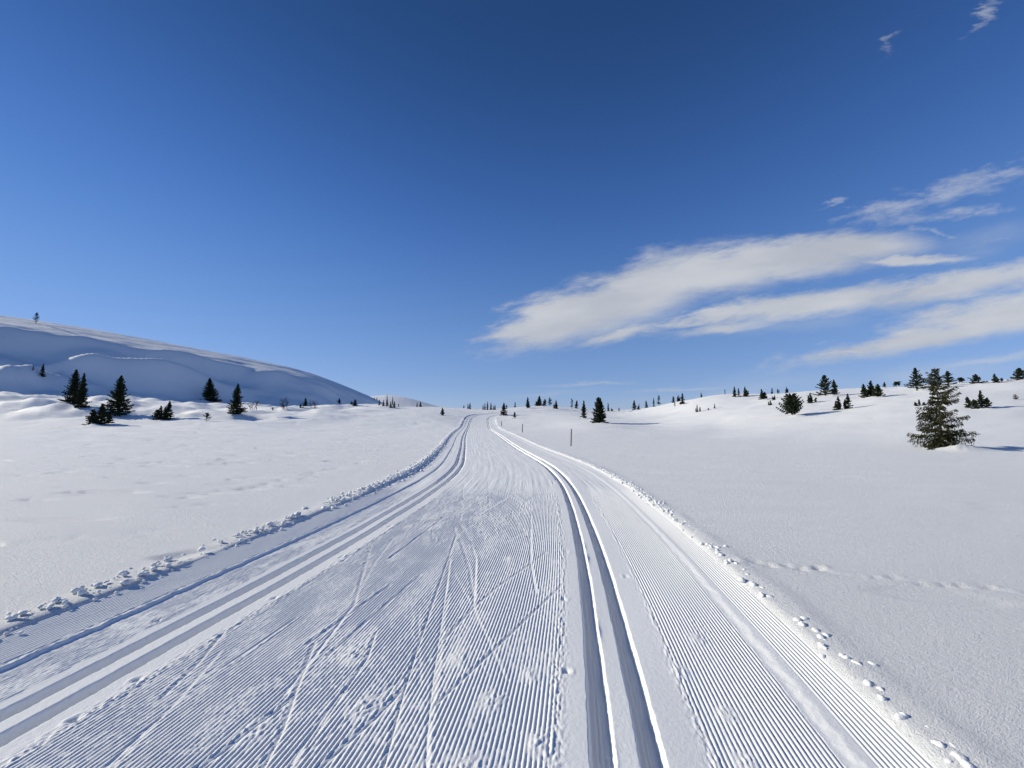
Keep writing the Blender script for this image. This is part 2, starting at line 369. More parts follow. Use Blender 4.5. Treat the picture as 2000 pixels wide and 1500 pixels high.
def ground_smooth(x, y):
    """the land without wind ripples, mounds and the trail"""
    x = np.asarray(x, float); y = np.asarray(y, float)
    z = ground_base(x, y)
    z = z + hill(x, y)
    k = sstep(-22, -48, x) * sstep(62, 74, y) * (1 - sstep(112, 140, y))
    if np.any(k > 0):
        b = vnoise((x + .4 * y) / 13, y / 6.5, 24)
        z = z + k * (1.35 * b + 0.60 * vnoise((x + .3 * y) / 5.5, y / 3.0, 25) + 0.14 * vnoise(x / 2.2, y / 1.3, 26))
    for (cx, cy, rx, ry, h) in FAR_HILLS:
        z = z + h * np.exp(-((x - cx) / rx)**2 - ((y - cy) / ry)**2)
    for (cx, cy, r, h) in HUMMOCKS:
        z = z + h * np.exp(-((x - cx)**2 + (y - cy)**2) / r**2)
    return z
PLANTS = [   # x, y, height, spread, kind, lean, label, group
    (-197.61, 158.4, 4.77, 2.5, 'sparse', 0, 'lone spindly spruce on the sunlit crest of the shaded hill', 'spruces on the shaded hill'),
    (-140.26, 115.4, 3.94, 1.67, 'spruce', 0, 'small dark spruce alone in the middle of the blue hill shadow', 'spruces on the shaded hill'),
    (-141.97, 114.4, 1.53, 0.6, 'sparse', 0, 'tiny thin sapling beside the small spruce in the blue hill shadow', 'spruces on the shaded hill'),
    (-87.23, 77.4, 7.18, 4.07, 'spruce', 0, 'tall dark spruce the broader of a close twin pair under the shaded hill', 'spruces at the foot of the shaded hill'),
    (-81.76, 73.9, 6.83, 2.72, 'spruce', 0, 'slimmer of the twin dark spruces at the foot of the shaded hill', 'spruces at the foot of the shaded hill'),
    (-70.4, 69.7, 7.36, 4.59, 'spruce', 0, 'tall full conical spruce behind a low ragged bush at the hill foot', 'spruces at the foot of the shaded hill'),
    (-64.37, 61.1, 3.35, 4.02, 'bush', 0, 'low ragged dark spruce bush in front of the tall conical spruce', 'spruces at the foot of the shaded hill'),
    (-59.43, 67.2, 3.42, 3.36, 'bush', 0, 'squat two-topped spruce bush standing alone on lit snow below the hill', 'spruces at the foot of the shaded hill'),
    (-114.61, 148.1, 9.21, 7.4, 'spruce', -0.12, 'leaning dark spruce with snow clumps on the shaded hill flank', 'spruces at the foot of the shaded hill'),
    (-50.04, 64.0, 1.5, 1.52, 'sparse', 0, 'small skeletal spruce sapling with few bare tiers on lit snow', 'spruces at the foot of the shaded hill'),
    (-51.39, 72.8, 5.84, 3.45, 'spruce', 0, 'neat dense cone-shaped spruce next to bare birch shrubs', 'spruces at the foot of the shaded hill'),
    (-58.56, 88.3, 2.67, 3.95, 'birch', 0, 'bare birch shrub with several stems just beside the neat conical spruce', 'bare birch shrubs'),
    (-55.2, 90.0, 0.93, 2.13, 'birch', 0, 'low bare twigs sticking out of snow between two birch shrubs', 'bare birch shrubs'),
    (-51.79, 88.6, 3.5, 3.26, 'birch', 0, 'wide bare birch shrub, tallest of the leafless ones under the hill', 'bare birch shrubs'),
    (-47.97, 94.1, 2.94, 2.23, 'birch', 0, 'dense dark bare birch right beside a small spruce', 'bare birch shrubs'),
    (-93.53, 176.1, 3.89, 2.55, 'spruce', 0, 'small spruce between the low bush and the dark bare birch', 'spruces at the foot of the shaded hill'),
    (-50.89, 94.0, 0.96, 1.24, 'bush', 0, 'tiny low bush beside the small spruce near the dark bare birch', 'spruces at the foot of the shaded hill'),
    (-88.0, 198.5, 2.81, 2.09, 'spruce', 0, 'small spruce by itself against the lower end of the hill shadow', 'spruces at the foot of the shaded hill'),
    (-45.88, 113.3, 1.79, 2.68, 'bush', 0, 'low snow-laden spruce bush near the tip of the hill shadow', 'spruces at the foot of the shaded hill'),
    (-85.26, 240.7, 1.58, 0.95, 'spruce', 0, 'tiny far spruce just inside the tip of the blue hill shadow', 'far spruces at the end of the shaded hill'),
    (-84.95, 244.4, 1.93, 0.96, 'spruce', 0, 'tiny far spruce on lit snow just past the tip of the blue hill shadow', 'far spruces at the end of the shaded hill'),
    (-38.55, 113.2, 1.63, 0.89, 'spruce', 0, 'first spruce of the dense far row beside the hill shadow tip', 'far spruces at the end of the shaded hill'),
    (-35.21, 106.7, 1.68, 0.98, 'spruce', 0, 'second dark spruce of the dense far row, counted from the hill shadow tip', 'far spruces at the end of the shaded hill'),
    (-35.61, 111.0, 1.74, 1.17, 'spruce', 0, 'third dark spruce of the dense far row, counted from the hill shadow tip', 'far spruces at the end of the shaded hill'),
    (-32.11, 103.1, 1.76, 0.95, 'spruce', 0, 'fourth dark spruce of the dense far row, counted from the hill shadow tip', 'far spruces at the end of the shaded hill'),
    (-31.31, 103.6, 1.76, 1.09, 'spruce', 0, 'fifth dark spruce of the dense far row, counted from the hill shadow tip', 'far spruces at the end of the shaded hill'),
    (-32.6, 111.7, 0.87, 0.73, 'bush', 0, 'low bush ending the dense far row of spruces by the hill tip', 'far spruces at the end of the shaded hill'),
    (-80.67, 251.0, 6.29, 1.65, 'spruce', 0, 'far spruce on the skyline above the dense row, the upper one', 'far spruces at the end of the shaded hill'),
    (-34.85, 113.6, 2.53, 0.6, 'spruce', 0, 'far spruce on the skyline above the dense row, the lower one', 'far spruces at the end of the shaded hill'),
    (-28.08, 114.8, 1.45, 0.76, 'bush', 0, 'smaller of two dark spruces on the horizon between hill and trail', 'far spruces at the end of the shaded hill'),
    (-28.61, 121.6, 1.72, 1.12, 'spruce', 0, 'larger of two dark spruces on the horizon between hill and trail', 'far spruces at the end of the shaded hill'),
    (-14.59, 81.8, 1.6, 1.29, 'spruce', 0, 'small lone spruce standing on open snow before the trail bend', 'far spruces beyond the trail crest'),
    (-13.77, 111.5, 1.03, 0.59, 'spruce', 0, 'tiny spruce beside a close pair on the horizon at the trail end', 'far spruces beyond the trail crest'),
    (-12.0, 106.2, 1.53, 0.7, 'spruce', 0, 'shorter of the close pair of small spruces on the horizon by the trail end', 'far spruces beyond the trail crest'),
    (-11.47, 106.5, 1.81, 0.84, 'spruce', 0, 'taller of the close pair of small spruces on the horizon by the trail end', 'far spruces beyond the trail crest'),
    (-7.75, 104.4, 1.37, 0.55, 'spruce', 0, 'first thin spruce of the tight skyline row above the trail', 'far spruces beyond the trail crest'),
    (-7.27, 104.4, 1.78, 0.69, 'spruce', 0, 'second thin spruce of the tight skyline row above the trail', 'far spruces beyond the trail crest'),
    (-6.57, 104.2, 2.19, 0.82, 'spruce', 0, 'third and tallest thin spruce of the tight skyline row above the trail', 'far spruces beyond the trail crest'),
    (-5.6, 104.0, 1.91, 0.82, 'spruce', 0, 'fourth thin spruce of the tight skyline row above the trail', 'far spruces beyond the trail crest'),
    (-4.91, 103.9, 1.08, 0.68, 'spruce', 0, 'fifth thin spruce of the tight skyline row above the trail', 'far spruces beyond the trail crest'),
    (-4.49, 103.7, 1.36, 0.55, 'spruce', 0, 'last thin spruce of the tight skyline row above the trail', 'far spruces beyond the trail crest'),
    (-1.84, 87.5, 2.86, 2.07, 'spruce', 0, 'brownish-topped spruce at the trail bend, nearest tree to the trail crest', 'spruces along the low centre rise'),
    (-1.47, 106.3, 1.12, 0.7, 'spruce', 0, 'small spruce peeking out behind the brownish-topped spruce at the trail bend', 'spruces along the low centre rise'),
    (0.52, 80.0, 1.35, 1.05, 'spruce', 0, 'tiny bushy spruce low on the snow beside the trail bend', 'spruces along the low centre rise'),
    (0.89, 112.5, 1.63, 0.89, 'spruce', 0, 'little spruce alone on the skyline just past the trail bend', 'spruces along the low centre rise'),
    (4.3, 105.5, 3.05, 1.8, 'spruce', 0, 'pointed spruce on the skyline beside a rounded clump of bushes', 'spruces along the low centre rise'),
    (8.09, 114.0, 3.22, 3.9, 'bush', 0, 'rounded ragged spruce clump on top of the central rise', 'spruces along the low centre rise'),
    (11.04, 113.5, 2.48, 1.94, 'sparse', 0, 'scraggly fork-topped spruce beside the rounded clump on the rise', 'spruces along the low centre rise'),
    (11.52, 102.0, 2.41, 2.28, 'bush', 0, 'round-headed spruce with a long shadow on the central rise', 'spruces along the low centre rise'),
    (16.49, 107.3, 2.82, 1.27, 'sparse', 0, 'thin half of the leaning spruce pair behind the tallest marker pole', 'spruces along the low centre rise'),
    (17.92, 109.1, 2.43, 1.72, 'spruce', 0.12, 'fuller half of the leaning spruce pair behind the tallest marker pole', 'spruces along the low centre rise'),
    (13.69, 74.1, 3.49, 1.66, 'spruce', 0, 'slender spruce close beside the big dark central spruce', 'spruces along the low centre rise'),
    (13.49, 60.6, 4.05, 2.87, 'twin', 0, 'big dense dark spruce with a double top in the centre of the flats', 'spruces along the low centre rise'),
    (26.54, 107.5, 2.26, 0.85, 'spruce', 0, 'narrow far spruce peeking out beyond the big dark central spruce', 'spruces along the low centre rise'),
    (26.78, 104.6, 0.82, 0.69, 'bush', 0, 'tiny far bush next to the narrow spruce beyond the big one', 'spruces along the low centre rise'),
    (28.35, 103.3, 0.94, 0.41, 'bush', 0, 'tiny lone far bush in the dip of the skyline', 'spruces along the low centre rise'),
    (32.46, 103.4, 2.58, 1.63, 'spruce', 0, 'full spruce where the skyline starts to climb, with a small bush beside it', 'dwarf spruces on the snowy slope'),
    (33.26, 102.1, 1.34, 0.94, 'bush', 0, 'small bush hugging the full spruce where the skyline starts to climb', 'dwarf spruces on the snowy slope'),
    (37.54, 109.0, 2.02, 1.29, 'spruce', 0, 'squat little spruce alone on the climbing skyline', 'dwarf spruces on the snowy slope'),
    (36.07, 99.0, 2.19, 0.78, 'spruce', 0, 'narrow columnar spruce on the climbing skyline', 'dwarf spruces on the snowy slope'),
    (36.81, 97.5, 2.53, 1.28, 'sparse', 0, 'spiky open-branched spruce on the climbing skyline', 'dwarf spruces on the snowy slope'),
    (39.8, 96.0, 1.68, 1.01, 'spruce', 0, 'triangular spruce on the skyline just before a joined pair', 'dwarf spruces on the snowy slope'),
    (40.86, 95.5, 1.71, 1.26, 'bush', 0, 'shorter of the joined dark pair on the skyline', 'dwarf spruces on the snowy slope'),
    (41.66, 95.0, 2.05, 1.25, 'spruce', 0, 'taller of the joined dark pair on the skyline', 'dwarf spruces on the snowy slope'),
    (35.41, 81.1, 1.17, 1.6, 'bush', 0, 'flat-lying dark bush just below the joined skyline pair', 'dwarf spruces on the snowy slope'),
    (34.23, 81.9, 1.07, 0.43, 'sparse', 0, 'thin bent sapling in the snow below the climbing skyline', 'dwarf spruces on the snowy slope'),
    (31.02, 65.1, 1.28, 0.77, 'bush', 0, 'small upright sprig alone on the lower snowy slope', 'dwarf spruces on the snowy slope'),
    (34.29, 65.9, 0.68, 0.35, 'spruce', 0, 'tiny sprig poking from the snow above the hollow', 'dwarf spruces on the snowy slope'),
    (44.6, 77.8, 2.06, 1.02, 'spruce', 0, 'tall member of the trio of dark trees on the slope brow', 'dwarf spruces on the snowy slope'),
    (45.66, 78.2, 1.55, 0.72, 'spruce', 0, 'short middle member of the trio of dark trees on the slope brow', 'dwarf spruces on the snowy slope'),
    (46.21, 76.9, 1.93, 1.52, 'bush', 0, 'rounded broad member of the trio of dark trees on the slope brow', 'dwarf spruces on the snowy slope'),
    (43.49, 67.4, 1.87, 2.31, 'bush', 0, 'ragged many-stemmed bush just below the slope brow', 'dwarf spruces on the snowy slope'),
    (52.27, 78.0, 1.23, 0.62, 'spruce', 0, 'tiny spruce on the brow behind the ragged many-stemmed bush', 'dwarf spruces on the snowy slope'),
    (53.75, 76.0, 1.12, 0.9, 'bush', 0, 'odd flat-topped shrub on the slope brow', 'dwarf spruces on the snowy slope'),
    (38.36, 57.9, 0.91, 0.69, 'bush', 0, 'small tuft of spruce below the ragged many-stemmed bush', 'dwarf spruces on the snowy slope'),
    (32.99, 45.9, 2.41, 2.66, 'fan', 0, 'fan-shaped dark dwarf spruce low on the slope with a blue shadow', 'dwarf spruces on the snowy slope'),
    (42.4, 54.9, 1.36, 1.3, 'bush', 0, 'small round bush just below the tall double spruce', 'dwarf spruces on the snowy slope'),
    (48.3, 59.8, 3.49, 3.3, 'open', 0, 'tall open-tiered spruce joined to a smaller stem on the slope', 'dwarf spruces on the snowy slope'),
    (50.32, 60.6, 2.48, 1.59, 'spruce', 0, 'smaller stem pressed against the tall open-tiered spruce', 'dwarf spruces on the snowy slope'),
    (38.78, 46.2, 1.51, 1.34, 'bush', 0, 'wider of two neighbouring dwarf spruces mid slope', 'dwarf spruces on the snowy slope'),
    (39.88, 46.2, 1.75, 1.03, 'spruce', 0, 'narrower, taller of two neighbouring dwarf spruces mid slope', 'dwarf spruces on the snowy slope'),
    (48.7, 53.2, 2.39, 3.22, 'bush', 0, 'broad many-topped spruce thicket high on the slope', 'dwarf spruces on the snowy slope'),
    (64.9, 67.5, 0.98, 0.71, 'spruce', 0, 'tiny triangular spruce on the skyline past the broad thicket', 'dwarf spruces on the snowy slope'),
    (66.07, 66.5, 1.08, 1.22, 'flag', 0, 'tiny umbrella-shaped windblown spruce on the skyline', 'dwarf spruces on the snowy slope'),
    (56.47, 54.1, 3.31, 2.7, 'open', 0, 'symmetrical tiered spruce on the slope just behind the largest tree', 'dwarf spruces on the snowy slope'),
    (42.63, 40.7, 0.8, 0.86, 'bush', 0, 'little bush partly hidden beside the largest tree', 'dwarf spruces on the snowy slope'),
    (23.09, 21.1, 4.48, 2.59, 'hero', 0, 'largest spruce, olive green with drooping sparse branches and snow at its foot', 'dwarf spruces on the snowy slope'),
    (61.98, 55.0, 2.26, 1.88, 'open', 0, 'skyline spruce directly behind the top of the largest tree', 'dwarf spruces on the snowy slope'),
    (68.92, 59.5, 0.97, 1.25, 'flag', 0, 'low windblown scrub on the skyline past the largest tree', 'dwarf spruces on the snowy slope'),
    (65.63, 54.8, 1.38, 1.87, 'open', 0.1, 'leaning ragged spruce alone on the skyline above the round bush', 'dwarf spruces on the snowy slope'),
    (66.6, 53.3, 1.28, 1.68, 'bush', 0, 'scrubby spruce with thin twigs near the corner of the skyline', 'dwarf spruces on the snowy slope'),
    (71.13, 54.2, 1.73, 2.28, 'spruce', 0, 'dark spruce cut off by the picture edge on the skyline', 'dwarf spruces on the snowy slope'),
    (44.12, 36.7, 1.74, 1.74, 'bush', 0, 'round upright bush with a sharp blue shadow below the skyline', 'dwarf spruces on the snowy slope'),
    (42.56, 87.5, 1.26, 0.46, 'bush', 0, 'dark speck of a shrub on the bare brow before the trio of dark trees', 'dwarf spruces on the snowy slope'),
    (46.63, 85.0, 1.27, 0.34, 'sparse', 0, 'thin stick of a sapling just before the trio of dark trees', 'dwarf spruces on the snowy slope'),
    (52.83, 77.0, 0.94, 0.41, 'bush', 0, 'dot-sized shrub between the tiny brow spruce and the flat-topped shrub', 'dwarf spruces on the snowy slope'),
    (43.55, 64.6, 0.76, 0.59, 'bush', 0, 'small tuft at the edge of the ragged many-stemmed bush', 'dwarf spruces on the snowy slope'),
    (36.51, 34.3, 0.62, 0.23, 'birch', 0, 'thin bare twig standing in snow beside the largest tree', 'bare birch shrubs'),
    (51.7, 39.9, 0.62, 0.42, 'birch', 0, 'bare twig in snow on the slope past the round upright bush', 'bare birch shrubs'),
    (32.73, 64.9, 0.42, 0.51, 'bush', 0, 'low half-buried sprig between two upright sprigs on the lower slope', 'dwarf spruces on the snowy slope'),
]
POLES = [(3.73, 24.9, 1.06), (1.11, 42.3, 0.93), (-1.76, 65.8, 0.76)]
SKI_MARKS = [
    [(-0.827, 6.05), (-0.734, 3.814), (-0.697, 2.998), (-0.67, 2.553), (-0.616, 1.98)],
    [(-0.756, 4.963), (-0.582, 3.397), (-0.511, 2.718), (-0.453, 2.274), (-0.398, 1.969)],
    [(0.635, 4.368), (0.3, 3.782), (-0.235, 2.83), (-0.454, 2.462)],
    [(0.44, 5.159), (-0.168, 4.047), (-0.353, 3.647), (-0.524, 3.159)],
    [(-0.808, 6.443), (-0.571, 5.605), (-0.436, 4.907), (-0.372, 4.097), (-0.343, 3.647)],
    [(-0.904, 6.256), (-0.705, 5.533), (-0.48, 4.565), (-0.381, 3.927)],
    [(-0.027, 7.044), (0.264, 5.605)],
    [(0.334, 7.044), (0.224, 4.781), (0.235, 3.974)],
    [(-1.538, 6.784), (-1.05, 5.605)],
    [(-1.894, 5.372), (-1.432, 3.677)],
    [(-2.308, 3.338), (-2.165, 2.848), (-2.122, 2.534)],
    [(-1.834, 3.486), (-1.963, 2.813)],
    [(-1.488, 3.087), (-1.355, 2.615), (-1.249, 2.285), (-1.19, 1.969)],
    [(-1.336, 2.506), (-1.463, 2.147), (-1.548, 1.969)],
    [(-1.047, 2.553), (-1.061, 2.3), (-1.079, 1.969)],
    [(-0.683, 2.601), (-0.773, 2.362), (-0.876, 2.16), (-0.958, 1.98)],
    [(-1.078, 3.234), (-1.022, 2.909), (-1.046, 2.432), (-1.057, 2.17)],
    [(-0.443, 14.254), (0.219, 9.446)],
    [(-0.383, 9.889), (0.373, 7.455)],
    [(-0.158, 8.171), (0.239, 5.678)],
    [(1.071, 9.24), (-0.251, 6.542)],
    [(0.879, 9.737), (-0.135, 7.044)],
    [(-1.387, 8.978), (-0.746, 7.455)],
    [(-1.216, 11.205), (-0.765, 9.889)],
    [(0.0, 10.376), (0.691, 13.344)],
    [(-1.004, 4.412), (-1.321, 2.953)],
    [(-1.252, 4.135), (-1.538, 3.087)],
    [(-1.432, 3.677), (-1.392, 2.567)],
    [(-1.981, 2.312), (-1.952, 1.969)],
    [(-1.63, 9.042), (-0.824, 15.881)],
    [(-0.632, 7.044), (0.936, 12.063)],
    [(-1.294, 10.549), (-0.855, 6.678)],
    [(-0.968, 14.934), (-0.43, 7.455)],
    [(-1.663, 21.305), (0.156, 12.063)],
    [(-2.511, 25.712), (-0.731, 14.094)],
    [(-1.174, 7.044), (-1.495, 4.907)],
]
CLUMPS = [(-0.11, 2.49, 0.13), (-0.86, 2.44, 0.12), (0.13, 2.19, 0.1), (-0.2, 2.02, 0.14), (-0.37, 2.91, 0.1), (-0.02, 4.91, 0.12), (-1.62, 6.35, 0.1), (-1.14, 2.95, 0.15), (0.13, 2.72, 0.1), (1.42, 3.16, 0.1), (1.13, 2.77, 0.1), (1.23, 2.39, 0.1), (1.15, 2.07, 0.1), (-1.39, 2.27, 0.12)]
DIPS = [(-7.38, 8.56), (-6.88, 8.39), (-7.12, 8.92), (-6.78, 8.85), (-6.79, 9.24), (-6.39, 9.45), (-6.28, 9.74), (-6.27, 10.13), (-6.3, 10.73), (-5.83, 11.01), (-6.02, 11.73), (-6.17, 12.3), (-6.09, 13.07), (-5.96, 13.34), (-7.75, 10.91), (-7.5, 11.2), (-7.42, 15.88), (-9.54, 10.29), (-9.27, 10.29), (-5.61, 9.89), (-7.02, 17.43), (-5.81, 14.93), (-10.88, 9.59), (-9.87, 8.17), (-9.44, 8.73), (-15.1, 14.93), (-22.72, 21.31), (-18.57, 21.31), (-16.65, 22.06), (-20.6, 17.43), (-18.54, 15.88), (-9.94, 16.3), (-9.45, 18.19), (-6.4, 5.35), (-6.22, 5.49), (-5.99, 5.53), (-6.51, 5.22), (-5.52, 5.63), (-5.38, 5.78), (-5.28, 5.99), (-14.56, 11.73), (-6.22, 7.45), (-5.92, 7.68), (10.84, 14.93), (14.42, 15.88), (7.87, 12.67)]
PAW_TRACK = [(2.321, 4.696), (2.475, 4.597), (2.707, 4.549), (2.84, 4.487), (3.003, 4.518), (3.147, 4.441), (3.292, 4.412), (3.355, 4.283), (3.497, 4.228), (3.648, 4.187), (3.94, 4.135), (4.107, 4.022), (4.216, 3.938), (4.401, 3.927), (4.627, 3.869), (4.875, 3.836)]
# ------------------------------------------------------------------ materials
def new_mat(name):
    m = bpy.data.materials.new(name); m.use_nodes = True
    nt = m.node_tree
    return m, nt, nt.nodes['Principled BSDF']


def node(nt, kind, **kw):
    n = nt.nodes.new(kind)
    for k, v in kw.items():
        if k in n.inputs: n.inputs[k].default_value = v
        else: setattr(n, k, v)
    return n


def snow_material(name, grain, depth, soft):
    m, nt, b = new_mat(name)
    tco = node(nt, 'ShaderNodeTexCoord')
    big = node(nt, 'ShaderNodeTexNoise', Scale=0.35, Detail=4.0)
    nt.links.new(tco.outputs['Object'], big.inputs['Vector'])
    mix = node(nt, 'ShaderNodeMix', data_type='RGBA')
    mix.inputs['A'].default_value = (0.80, 0.812, 0.825, 1); mix.inputs['B'].default_value = (0.855, 0.86, 0.865, 1)
    nt.links.new(big.outputs['Fac'], mix.inputs['Factor'])
    nt.links.new(mix.outputs['Result'], b.inputs['Base Color'])
    b.inputs['Roughness'].default_value = 0.75
    b.inputs['Specular IOR Level'].default_value = 0.25
    g1 = node(nt, 'ShaderNodeTexNoise', Scale=grain, Detail=3.0, Roughness=0.7)
    g2 = node(nt, 'ShaderNodeTexNoise', Scale=grain * 0.22, Detail=3.0, Roughness=0.6)
    nt.links.new(tco.outputs['Object'], g1.inputs['Vector']); nt.links.new(tco.outputs['Object'], g2.inputs['Vector'])
    b1 = node(nt, 'ShaderNodeBump', Strength=1.0, Distance=depth)
    b2 = node(nt, 'ShaderNodeBump', Strength=1.0, Distance=soft)
    nt.links.new(g1.outputs['Fac'], b1.inputs['Height']); nt.links.new(g2.outputs['Fac'], b2.inputs['Height'])
    nt.links.new(b2.outputs[0], b1.inputs['Normal'])
    nt.links.new(b1.outputs[0], b.inputs['Normal'])
    return m


SNOW = snow_material('snow', 110.0, 0.014, 0.012)
SNOW_GROOMED = snow_material('groomed_snow', 160.0, 0.0022, 0.003)
SNOW_CLOD = snow_material('clod_snow', 60.0, 0.006, 0.008)


def leaf_material(name, c1, c2, rough=0.7):
    m, nt, b = new_mat(name)
    tco = node(nt, 'ShaderNodeTexCoord')
    n = node(nt, 'ShaderNodeTexNoise', Scale=3.5, Detail=4.0)
    nt.links.new(tco.outputs['Object'], n.inputs['Vector'])
    mr = node(nt, 'ShaderNodeMapRange'); mr.inputs[1].default_value = 0.35; mr.inputs[2].default_value = 0.65
    nt.links.new(n.outputs['Fac'], mr.inputs[0])
    mix = node(nt, 'ShaderNodeMix', data_type='RGBA')
    mix.inputs['A'].default_value = (*c1, 1); mix.inputs['B'].default_value = (*c2, 1)
    nt.links.new(mr.outputs[0], mix.inputs['Factor'])
    nt.links.new(mix.outputs['Result'], b.inputs['Base Color'])
    b.inputs['Roughness'].default_value = rough
    b.inputs['Specular IOR Level'].default_value = 0.2
    return m


NEEDLES = leaf_material('spruce_needles', (0.018, 0.028, 0.014), (0.042, 0.056, 0.026))
NEEDLES_HERO = leaf_material('olive_needles', (0.018, 0.022, 0.009), (0.060, 0.060, 0.020))
NEEDLES_BROWN = leaf_material('brown_needles', (0.04, 0.032, 0.02), (0.02, 0.028, 0.015))
BARK = leaf_material('bark', (0.05, 0.04, 0.032), (0.11, 0.09, 0.075), 0.9)
BIRCH = leaf_material('birch_twigs', (0.035, 0.028, 0.028), (0.075, 0.06, 0.055), 0.85)
WOOD = leaf_material('weathered_pole_wood', (0.10, 0.085, 0.07), (0.19, 0.165, 0.14), 0.85)


# ------------------------------------------------------------------ mesh helpers
def mesh_np(name, verts, faces, smooth=True):
    """faces: (n,3) or (n,4) int array"""
    verts = np.asarray(verts, np.float32); faces = np.asarray(faces, np.int32)
    me = bpy.data.meshes.new(name)
    k = faces.shape[1]; n = len(faces)
    me.vertices.add(len(verts)); me.vertices.foreach_set('co', verts.ravel())
    me.loops.add(n * k); me.loops.foreach_set('vertex_index', faces.ravel())
    me.polygons.add(n)
    me.polygons.foreach_set('loop_start', np.arange(0, n * k, k, dtype=np.int32))
    me.polygons.foreach_set('loop_total', np.full(n, k, np.int32))
    me.polygons.foreach_set('use_smooth', np.full(n, smooth, bool))
    me.update(calc_edges=True)
    return me


def obj(name, me, mat, parent=None):
    if mat is not None and not me.materials: me.materials.append(mat)
    o = bpy.data.objects.new(name, me); COL.objects.link(o)
    if parent is not None: o.parent = parent
    return o


def grid_faces(nr, nc, off=0):
    i = np.arange(nr - 1)[:, None] * nc + np.arange(nc - 1)[None, :]
    i = i.ravel() + off
    return np.stack([i, i + 1, i + nc + 1, i + nc], 1)


# ------------------------------------------------------------------ snow-covered ground
def wind_relief(x, y):
    """sastrugi, ripples and drifts of untouched snow"""
    d = np.hypot(x, y)
    z = 0.016 * vnoise(x / 9, y / 3.2, 31) + 0.014 * vnoise(x / 2.6 + 3, y / 0.9, 32)
    lip = vnoise((x + 0.5 * y) / 2.3, y / 0.62, 33) + 0.5 * vnoise(x / 5.0, y / 2.0, 34)
    left = sstep(0.0, -4.0, x)
    z = z - 0.060 * sstep(0.60, 0.78, lip) * (0.25 + 0.75 * left)
    z = z + 0.0022 * vnoise((x + .3 * y) / 0.55, y / 0.17, 35) * (1 - sstep(20, 45, d))
    z = z + 0.0009 * fbm(x / 0.10, y / 0.06, 36, 2) * (1 - sstep(5, 14, d))
    far = sstep(25, 60, d)
    z = z + far * (0.10 * vnoise(x / 7, y / 3.5, 37) + 0.05 * vnoise(x / 2.8, y / 1.4, 38))
    # small drifts and hollows on the slope behind the bog edge
    slope = sstep(6, 30, x) * far
    z = z + slope * (0.28 * vnoise(x / 13, y / 9, 39) - 0.10 * sstep(0.55, 0.9, vnoise(x / 4.0, y / 3.0, 40)))
    return z


def mounds(x, y):
    z = np.zeros_like(x)
    for (mx, my, r, h) in MOUNDS:
        m = (np.abs(x - mx) < 3 * r) & (np.abs(y - my) < 3 * r)
        if m.any():
            q = ((x[m] - mx)**2 + (y[m] - my)**2) / r**2
            z[m] += h * np.exp(-q) * (1 + 0.35 * vnoise(x[m] / (r * .45), y[m] / (r * .45), 41))
    return z


MOUNDS = []
for k, (px_, py_, ht_, wd_, kd_, ln_, lb_, gp_) in enumerate(PLANTS):
    if kd_ in ('birch', 'sparse') or wd_ < 1.2: continue
    rr = random.Random(k)
    MOUNDS.append((px_ + rr.uniform(-.15, .1) * wd_, py_ - 0.28 * wd_, 0.26 * wd_, 0.075 * wd_ * rr.uniform(.6, 1.3)))
MOUNDS += [(23.55, 20.55, 0.50, 0.15), (22.7, 20.3, 0.55, 0.12), (24.2, 20.4, .5, .10)]


